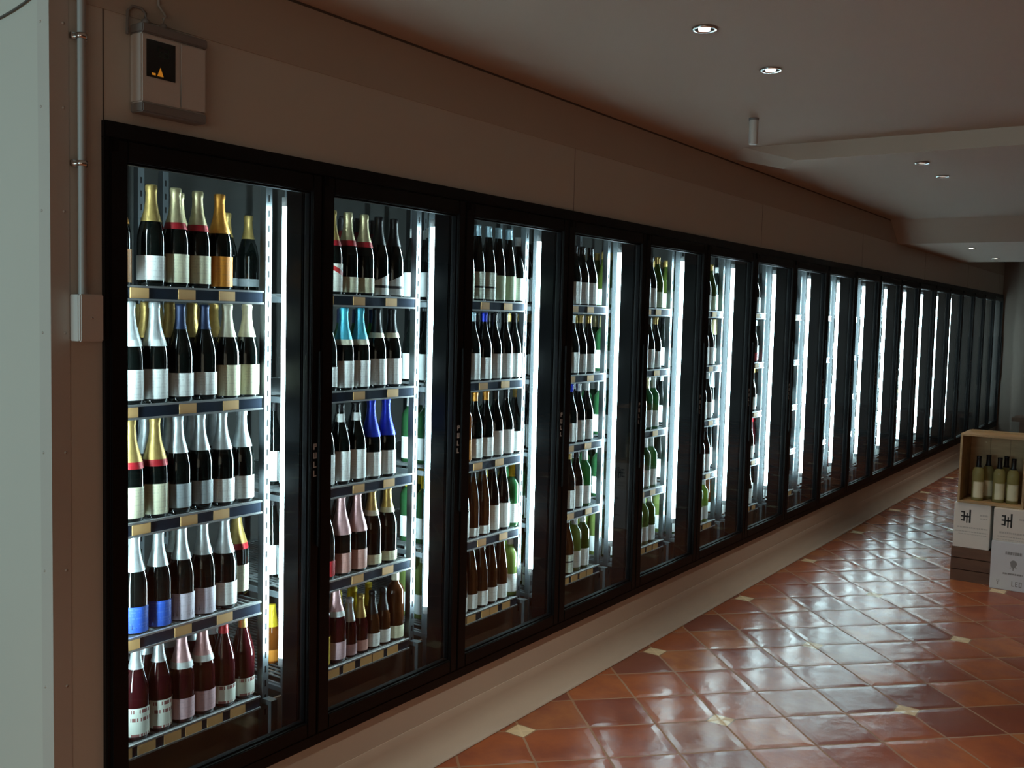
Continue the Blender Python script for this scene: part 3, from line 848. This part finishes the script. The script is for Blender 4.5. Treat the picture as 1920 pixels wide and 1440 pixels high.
# the remaining bottles, farther off and behind the front rows, as one object
def small_bottles():
    mats = []; idx = {}
    def mi(m):
        if m.name not in idx: idx[m.name] = len(mats); mats.append(m)
        return idx[m.name]
    plain = {k: mat('paper_' + k, c, 0.55, var=0.1, nscale=40) for k, c in
             {'white': (0.72, 0.78, 0.78), 'cream': (0.7, 0.68, 0.5), 'orange': (0.8, 0.3, 0.04), 'greenish': (0.5, 0.62, 0.44), 'red': (0.45, 0.03, 0.03)}.items()}
    mb = MB()
    for k, x, y, z in SMALL:
        shp, g, f, c, l, z0, z1, neck, fb = K[k]
        prof, H, fz = SH[shp]
        if fb: fz = fb
        R = prof[4][0]
        sr = prof[5:7] if shp != 'bordeaux' else prof[4:7]
        body = [(R, 0.0), (R, prof[4][1])] + [q for q in prof[5:-1] if q[1] < fz] + [(rad_at(prof, fz), fz)]
        mb.lathe(body, 10, x, y, z, mi(G[g]))
        mb.lathe([(rad_at(prof, fz) + 0.001, fz), (0.0155, H - 0.01), (0.0150, H), (0.0, H)], 10, x, y, z, mi(FO_[f]))
        mb.lathe([(R + 0.0008, z0), (R + 0.0008, min(z1, prof[4][1]))], 8, x, y, z, mi(plain.get(l, plain['white'])), a0=-pi / 2 - 2.0, a1=-pi / 2 + 2.0)
    o = mb.build('wine_bottle', mats)
    o['kind'] = 'stuff'
    tag(o, 'dense rows of wine bottles behind the farther cooler doors and the front rows', 'bottles')
small_bottles()

# ------------------------------------------------------------------ things on the wall
# control box above the first door
cb = thing('control_box', 'white wall mounted controller box with dark display above the first cooler door', 'control box', (1.647, 0, 2.255))
MB().box(0.0, 0.206, -0.052, -0.001, 0.022, 0.205, bev=0.004).build('casing', M_white, cb)
MB().box(0.0, 0.209, -0.057, -0.002, -0.003, 0.022, bev=0.003).build('bottom_strip', M_grey, cb)
MB().box(0.0, 0.211, -0.057, -0.002, 0.205, 0.230, bev=0.003).build('top_strip', M_grey, cb)
MB().box(0.122, 0.2055, -0.056, -0.052, 0.026, 0.201, bev=0.002).build('cover_flap', M_white, cb)
ds = MB().box(0.015, 0.105, -0.054, -0.0518, 0.092, 0.190).build('display', mat('display_black', (0.004, 0.005, 0.004), 0.25), cb)
gb = MB()
s7 = {'a': (0.0, 1, 0.9, 1.0), 'd': (0.0, 1, 0.0, 0.1), 'g': (0.0, 1, 0.45, 0.55), 'f': (0, 0.16, 0.5, 1), 'b': (0.84, 1, 0.5, 1), 'e': (0, 0.16, 0, 0.5), 'c': (0.84, 1, 0, 0.5)}
for n, segs in enumerate(('afgcd', 'abgcd')):
    for sgm in segs:
        a0, a1, c0, c1 = s7[sgm]
        x = 0.050 + n * 0.020
        gb.box(x + a0 * 0.013, x + a1 * 0.013, -0.0546, -0.054, 0.150 + c0 * 0.026, 0.150 + c1 * 0.026)
gb.build('display_digits', mat('display_segments', (0.012, 0.03, 0.014), 0.5), ds)
MB().add([(0.047, -0.0546, 0.098), (0.067, -0.0546, 0.098), (0.057, -0.0546, 0.122)], [(0, 1, 2)]).add(
    [(0.030, -0.0546, 0.098), (0.042, -0.0546, 0.098), (0.042, -0.0546, 0.104), (0.030, -0.0546, 0.104)], [(0, 1, 2, 3)]).build('warning_lamp', emis('amber_lamp', (1.0, 0.35, 0.03), 0.35), ds)
gl = MB()
for x in (0.03, 0.085):
    gl.lathe([(0.0, 0.0), (0.011, 0.0), (0.011, 0.012), (0.007, 0.018), (0.0, 0.018)], 10, x, -0.028, 0.230)
gl.build('cable_gland', M_grey, cb)
MB().tube([(0.03, -0.028, 0.246), (0.03, -0.028, 0.262), (0.022, -0.02, 0.275), (0.0, -0.012, 0.276), (-0.012, -0.01, 0.262), (-0.014, -0.01, 0.20)], 0.004, 6).build('flex_cable', M_grey, cb)
MB().tube([(0.085, -0.028, 0.246), (0.085, -0.028, 0.262), (0.10, -0.02, 0.272), (0.085, -0.008, 0.30), (0.08, -0.008, 0.44)], 0.004, 6).build('flex_cable', M_conduit, cb)

# conduit with clips, and the junction box under it
cn = thing('electrical_conduit', 'thin grey vertical conduit pipe on the panel left of the cooler', 'conduit', (1.495, -0.020, 1.76))
MB().tube([(0, 0, 0), (0, 0, 0.935)], 0.0105, 12).build('pipe', M_conduit, cn)
for z in (0.335, 0.655):
    MB().box(-0.022, 0.022, 0.010, 0.0195, z - 0.008, z + 0.008, bev=0.001).lathe([(0.0125, z - 0.007), (0.0135, z - 0.007), (0.0135, z + 0.007), (0.0125, z + 0.007)], 12).build('saddle_clip', M_chrome, cn)
jb = thing('junction_box', 'small square white junction box at the foot of the conduit', 'junction box', (1.4694, 0, 1.640))
MB().box(0.0, 0.064, -0.040, -0.0025, 0.0, 0.120, bev=0.002).build('box_body', M_white, jb)
MB().box(-0.001, 0.065, -0.052, -0.040, -0.001, 0.121, bev=0.003).build('lid', M_white, jb)
MB().lathe([(0.0, 0.0), (0.003, 0.0), (0.003, 0.001), (0.0, 0.001)], 8).build('screw', M_chrome, jb)
jb.children[-1].location = (0.032, -0.052, 0.06); jb.children[-1].rotation_euler = (radians(90), 0, 0)
# sagging cable along the top of the end panel
cp = [(XC - 0.006, 0.55 - 0.56 * i / 10, 2.500 - 0.030 * sin(pi * min(1, i / 9.0)) + (0.02 * (i / 10) ** 6)) for i in range(11)]
tag(MB().tube(cp, 0.0028, 6).build('cable', M_seam), 'thin dark cable sagging along the top of the pale end panel', 'cable')

# ------------------------------------------------------------------ ceiling fittings
def downlight(x, y, z, label, power, tilt, glow):
    t = thing('downlight', label, 'light', (x, y, z), 'recessed ceiling downlights')
    MB().lathe([(0.030, -0.001), (0.043, -0.002), (0.043, -0.005), (0.040, -0.007), (0.031, -0.006), (0.029, -0.003), (0.030, -0.001)], 24).build('trim_ring', M_chrome, t)
    MB().lathe([(0.029, -0.003), (0.022, -0.0012), (0.0, -0.0010)], 24).build('lamp_recess', M_gasket, t)
    lm = MB().lathe([(0.0, -0.0075), (0.010, -0.0072), (0.0185, -0.0055), (0.020, -0.002)], 20).build('lamp', emis('downlight_glow_%d' % round(glow * 10), (1.0, 0.90, 0.78), glow), t)
    l = bpy.data.lights.new('downlight_beam', 'SPOT')
    l.energy = power * DOWN; l.spot_size = radians(88); l.spot_blend = 0.9; l.color = (1.0, 0.84, 0.66); l.shadow_soft_size = 0.03
    o = bpy.data.objects.new('downlight_beam', l)
    COL.objects.link(o); o.parent = t; o.location = (0, 0, -0.03)
    return t
for x, y, z, lb, pw, gl_ in ((3.14, -0.988, ZC, 'nearest bright recessed downlight in the ceiling', 5, 9),
                        (3.768, -0.988, ZC, 'bright recessed downlight in front of the ceiling sensor', 5, 7),
                        (6.33, -0.990, ZC, 'dim downlight just past the beam, left of its pair', 3, 0.5),
                        (6.94, -0.986, ZC, 'dim downlight past the beam, right of its pair', 3, 0.4),
                        (10.63, -0.532, ZW, 'small lit downlight in the lowered far ceiling, nearer of two', 2.5, 9),
                        (12.25, -0.506, ZW, 'small lit downlight at the edge of the lowered far ceiling', 2.5, 5)):
    downlight(x, y, z, lb, pw, 0, gl_)
ms = thing('ceiling_sensor', 'small white cylinder hanging from the ceiling before the beam', 'sensor', (4.63, -0.592, ZC))
MB().lathe([(0.0, 0.0), (0.024, 0.0), (0.024, -0.010), (0.0, -0.010)], 20).build('mounting_plate', M_grey, ms)
MB().lathe([(0.020, -0.010), (0.0215, -0.014), (0.0215, -0.118), (0.019, -0.124), (0.0, -0.124)], 20).build('body', M_white, ms)
dm = thing('dome_camera', 'tiny dark dome on the far wall under the ceiling', 'camera', (XEND, -0.55, 2.53))
MB().lathe([(0.05, 0.0), (0.05, -0.02), (0.0, -0.02)], 14, -0.055, 0, 0.06).box(-0.055, 0, -0.03, 0.03, 0.04, 0.06).build('bracket', M_grey, dm)
MB().lathe([(0.042, -0.0), (0.038, -0.02), (0.022, -0.038), (0.0, -0.044)], 14, -0.055, 0, 0.04).build('dome', M_black, dm)

# ------------------------------------------------------------------ crates and cartons on the floor
M_pine = wood('pine_boards', (0.32, 0.21, 0.10), (0.52, 0.36, 0.19), 'Y')
M_brown = wood('brown_boards', (0.10, 0.045, 0.025), (0.19, 0.09, 0.05), 'Y')
M_card = mat('white_carton', (0.80, 0.77, 0.72), 0.7, var=0.03)
M_cardb = mat('cool_white_carton', (0.74, 0.78, 0.84), 0.65, var=0.03)
M_ink = mat('black_ink', (0.02, 0.02, 0.022), 0.7)
M_inkg = mat('grey_ink', (0.30, 0.30, 0.31), 0.7)
M_inkl = mat('pale_ink', (0.55, 0.53, 0.50), 0.7)

CX = 7.27
# brown wooden crate on the floor, left
bc = thing('wooden_crate', 'dark brown wooden crate on the floor under a white carton', 'crate', (CX, -1.228, 0), 'stacked wine boxes')
for i, (z0, z1) in enumerate(((0.0, 0.075), (0.080, 0.155), (0.160, 0.232))):
    MB().box(0.0, 0.012, -0.125, 0.125, z0, z1, bev=0.001).build('front_board', M_brown, bc)
MB().box(0.012, 0.32, -0.125, -0.113, 0.0, 0.232).build('side_board', M_brown, bc)
MB().box(0.012, 0.32, 0.113, 0.125, 0.0, 0.232).build('side_board', M_brown, bc)
MB().box(0.308, 0.32, -0.113, 0.113, 0.0, 0.232).build('back_board', M_brown, bc)
MB().box(0.012, 0.308, -0.113, 0.113, 0.0, 0.01).build('base_board', M_brown, bc)

def carton(name, label, y0, y1, z0, z1, x0, depth, m, marks):
    t = thing(name, label, 'carton', (x0, (y0 + y1) / 2, z0), 'stacked wine boxes')
    h = z1 - z0; w2 = (y1 - y0) / 2
    MB().box(0, depth, -w2, w2, 0, h, bev=0.003).build('carton_body', m, t)
    MB().box(0.02, depth - 0.02, -0.0015 , 0.0015, h, h + 0.0006).build('top_flap_seam', M_inkg, t)
    marks(t, w2, h)
    return t
def H_mark(t, w2, h, zc, s=1.0, yo=0.02):
    """monogram: three short bars meeting a tall upright, then H"""
    mb = MB(); e = -0.0006
    def b(y0, y1, z0, z1): mb.box(e, 0.0002, yo - y0 * s, yo - y1 * s, zc + z0 * s, zc + z1 * s)
    for z in (-0.036, 0.0, 0.036): b(-0.050, -0.030, z - 0.006, z + 0.006)
    b(-0.030, -0.018, -0.044, 0.044)
    b(-0.018, 0.016, -0.007, 0.007)
    b(-0.006, 0.004, -0.058, 0.030)
    b(0.016, 0.030, -0.056, 0.060)
    mb.build('printed_monogram', M_ink, t)
def bars(t, name, m, rows):
    rnd = random.Random(len(rows))
    for yc, wd, z, hh in rows:
        mb = MB()
        y = yc + wd / 2
        while y > yc - wd / 2:
            l = rnd.uniform(0.006, 0.016)
            mb.box(-0.0006, 0.0002, y, max(y - l, yc - wd / 2), z, z + hh)
            y -= l + 0.003
        mb.build(name, m, t)
def marks_left(t, w2, h):
    H_mark(t, w2, h, 0.215, 0.78, 0.030)
    bars(t, 'printed_text', M_inkl, [(-0.075, 0.05, 0.225, 0.012), (-0.075, 0.045, 0.205, 0.008), (-0.005, 0.19, 0.135, 0.009), (0.0, 0.205, 0.108, 0.007), (-0.01, 0.18, 0.092, 0.005)])
carton('wine_carton', 'small white carton with black monogram standing on a brown crate', -1.335, -1.108, 0.233, 0.538, CX, 0.30, M_card, marks_left)
def marks_right(t, w2, h):
    H_mark(t, w2, h, 0.140, 0.80, 0.045)
    bars(t, 'printed_text', M_inkl, [(-0.060, 0.08, 0.150, 0.010), (0.0, 0.19, 0.052, 0.012), (0.0, 0.21, 0.028, 0.007), (0.0, 0.22, 0.010, 0.004)])
carton('wine_carton', 'white carton with black monogram on top of the printed carton', -1.630, -1.362, 0.321, 0.538, CX - 0.05, 0.33, M_card, marks_right)
def marks_low(t, w2, h):
    bars(t, 'printed_text', M_inkg, [(0.0, 0.10, 0.238, 0.020)])
    bars(t, 'printed_text', M_inkg, [(0.0, 0.12, 0.105, 0.011)])
    mb = MB()
    n = 18
    vs = []
    for i in range(n):
        a = 2 * pi * i / n
        vs.append((-0.0006, 0.022 * cos(a) * (1.0 if sin(a) > 0 else 0.8), 0.178 + 0.026 * sin(a)))
    mb.add(vs, [tuple(range(n))])
    mb.box(-0.0006, 0.0002, -0.003, 0.003, 0.135, 0.155)
    for s in (-1, 1):
        mb.box(-0.0006, 0.0002, s * 0.012, s * 0.022, 0.150, 0.154)
    mb.build('printed_crest', M_inkg, t)
    mb = MB(); x0 = 0.095
    def b(y0, y1, z0, z1): mb.box(-0.0006, 0.0002, x0 - y0, x0 - y1, 0.030 + z0, 0.030 + z1)
    b(0.006, 0.010, 0, 0.022); b(0.0, 0.005, 0.020, 0.034); b(0.011, 0.016, 0.020, 0.034)      # Y
    b(0.090, 0.095, 0, 0.034); b(0.095, 0.106, 0, 0.005)                                       # L
    b(0.112, 0.117, 0, 0.034); b(0.117, 0.128, 0, 0.005); b(0.117, 0.126, 0.015, 0.019); b(0.117, 0.128, 0.029, 0.034)   # E
    b(0.134, 0.139, 0, 0.034); b(0.146, 0.151, 0, 0.034); b(0.139, 0.146, 0, 0.005); b(0.139, 0.146, 0.029, 0.034)       # O
    mb.build('printed_lettering', M_inkg, t)
carton('wine_carton', 'bluish white carton on the floor printed with a small crest', -1.635, -1.360, 0.0, 0.320, CX - 0.06, 0.34, M_cardb, marks_low)

# open pine crate on its side, holding bottles
cz0, cz1, cy0, cy1, cdp = 0.540, 1.012, -1.530, -1.125, 0.33
pc = thing('wooden_crate', 'open pine wine crate lying on its side on the white cartons', 'crate', (CX - 0.01, (cy0 + cy1) / 2, cz0), 'stacked wine boxes')
hw = (cy1 - cy0) / 2; hh = cz1 - cz0; th = 0.014
MB().box(0, cdp, -hw, hw, 0, th, bev=0.001).build('lower_board', M_pine, pc)
for a, b in ((0.0, 0.145), (0.150, 0.330)):
    MB().box(a, b, -hw, hw, hh - th, hh, bev=0.001).build('upper_board', M_pine, pc)
MB().box(0, cdp, hw - th, hw, th, hh - th, bev=0.001).build('side_board', M_pine, pc)
MB().box(0, cdp, -hw, -hw + th, th, hh - th, bev=0.001).build('side_board', M_pine, pc)
for i in range(3):
    a = -hw + th + (2 * hw - 2 * th) * i / 3
    MB().box(cdp - 0.010, cdp, a + 0.001, a + (2 * hw - 2 * th) / 3 - 0.001, th, hh - th).build('back_board', M_pine, pc)
MB().box(0.20, 0.235, -hw + 0.02, hw - 0.03, hh, hh + 0.012, bev=0.001).build('batten', M_pine, pc)
bb = [(CX + 0.085, -1.232, 'left'), (CX + 0.10, -1.360, 'middle'), (CX + 0.105, -1.444, 'right')]
for x, y, s in bb:
    bottle('cratewine', x, y, cz0 + th, 'pale wine bottle with black cap, %s of the front three in the open crate' % s, 'wine bottles in the crate')
for x, y, s in [(CX + 0.20, -1.275, 'left'), (CX + 0.21, -1.385, 'right')]:
    bottle('cratewine', x, y, cz0 + th, 'dark capped wine bottle, %s of the two at the back of the open crate' % s, 'wine bottles in the crate')

# low dark bench against the far wall
bn = thing('bench', 'low dark red-brown wooden bench against the far wall', 'bench', (XEND - 0.40, -1.4, 0))
MB().box(-0.25, 0.25, -1.1, 1.1, 0.40, 0.455, bev=0.004).build('bench_top', M_brown, bn)
MB().box(-0.20, 0.20, -1.0, 1.0, 0.10, 0.40).build('bench_body', M_brown, bn)
for a in (-0.2, 0.14):
    for b in (-1.0, 0.94):
        MB().box(a, a + 0.06, b, b + 0.06, 0, 0.10).build('leg', M_brown, bn)
print('bottles as things:', NB, ' in the bulk object:', len(SMALL))
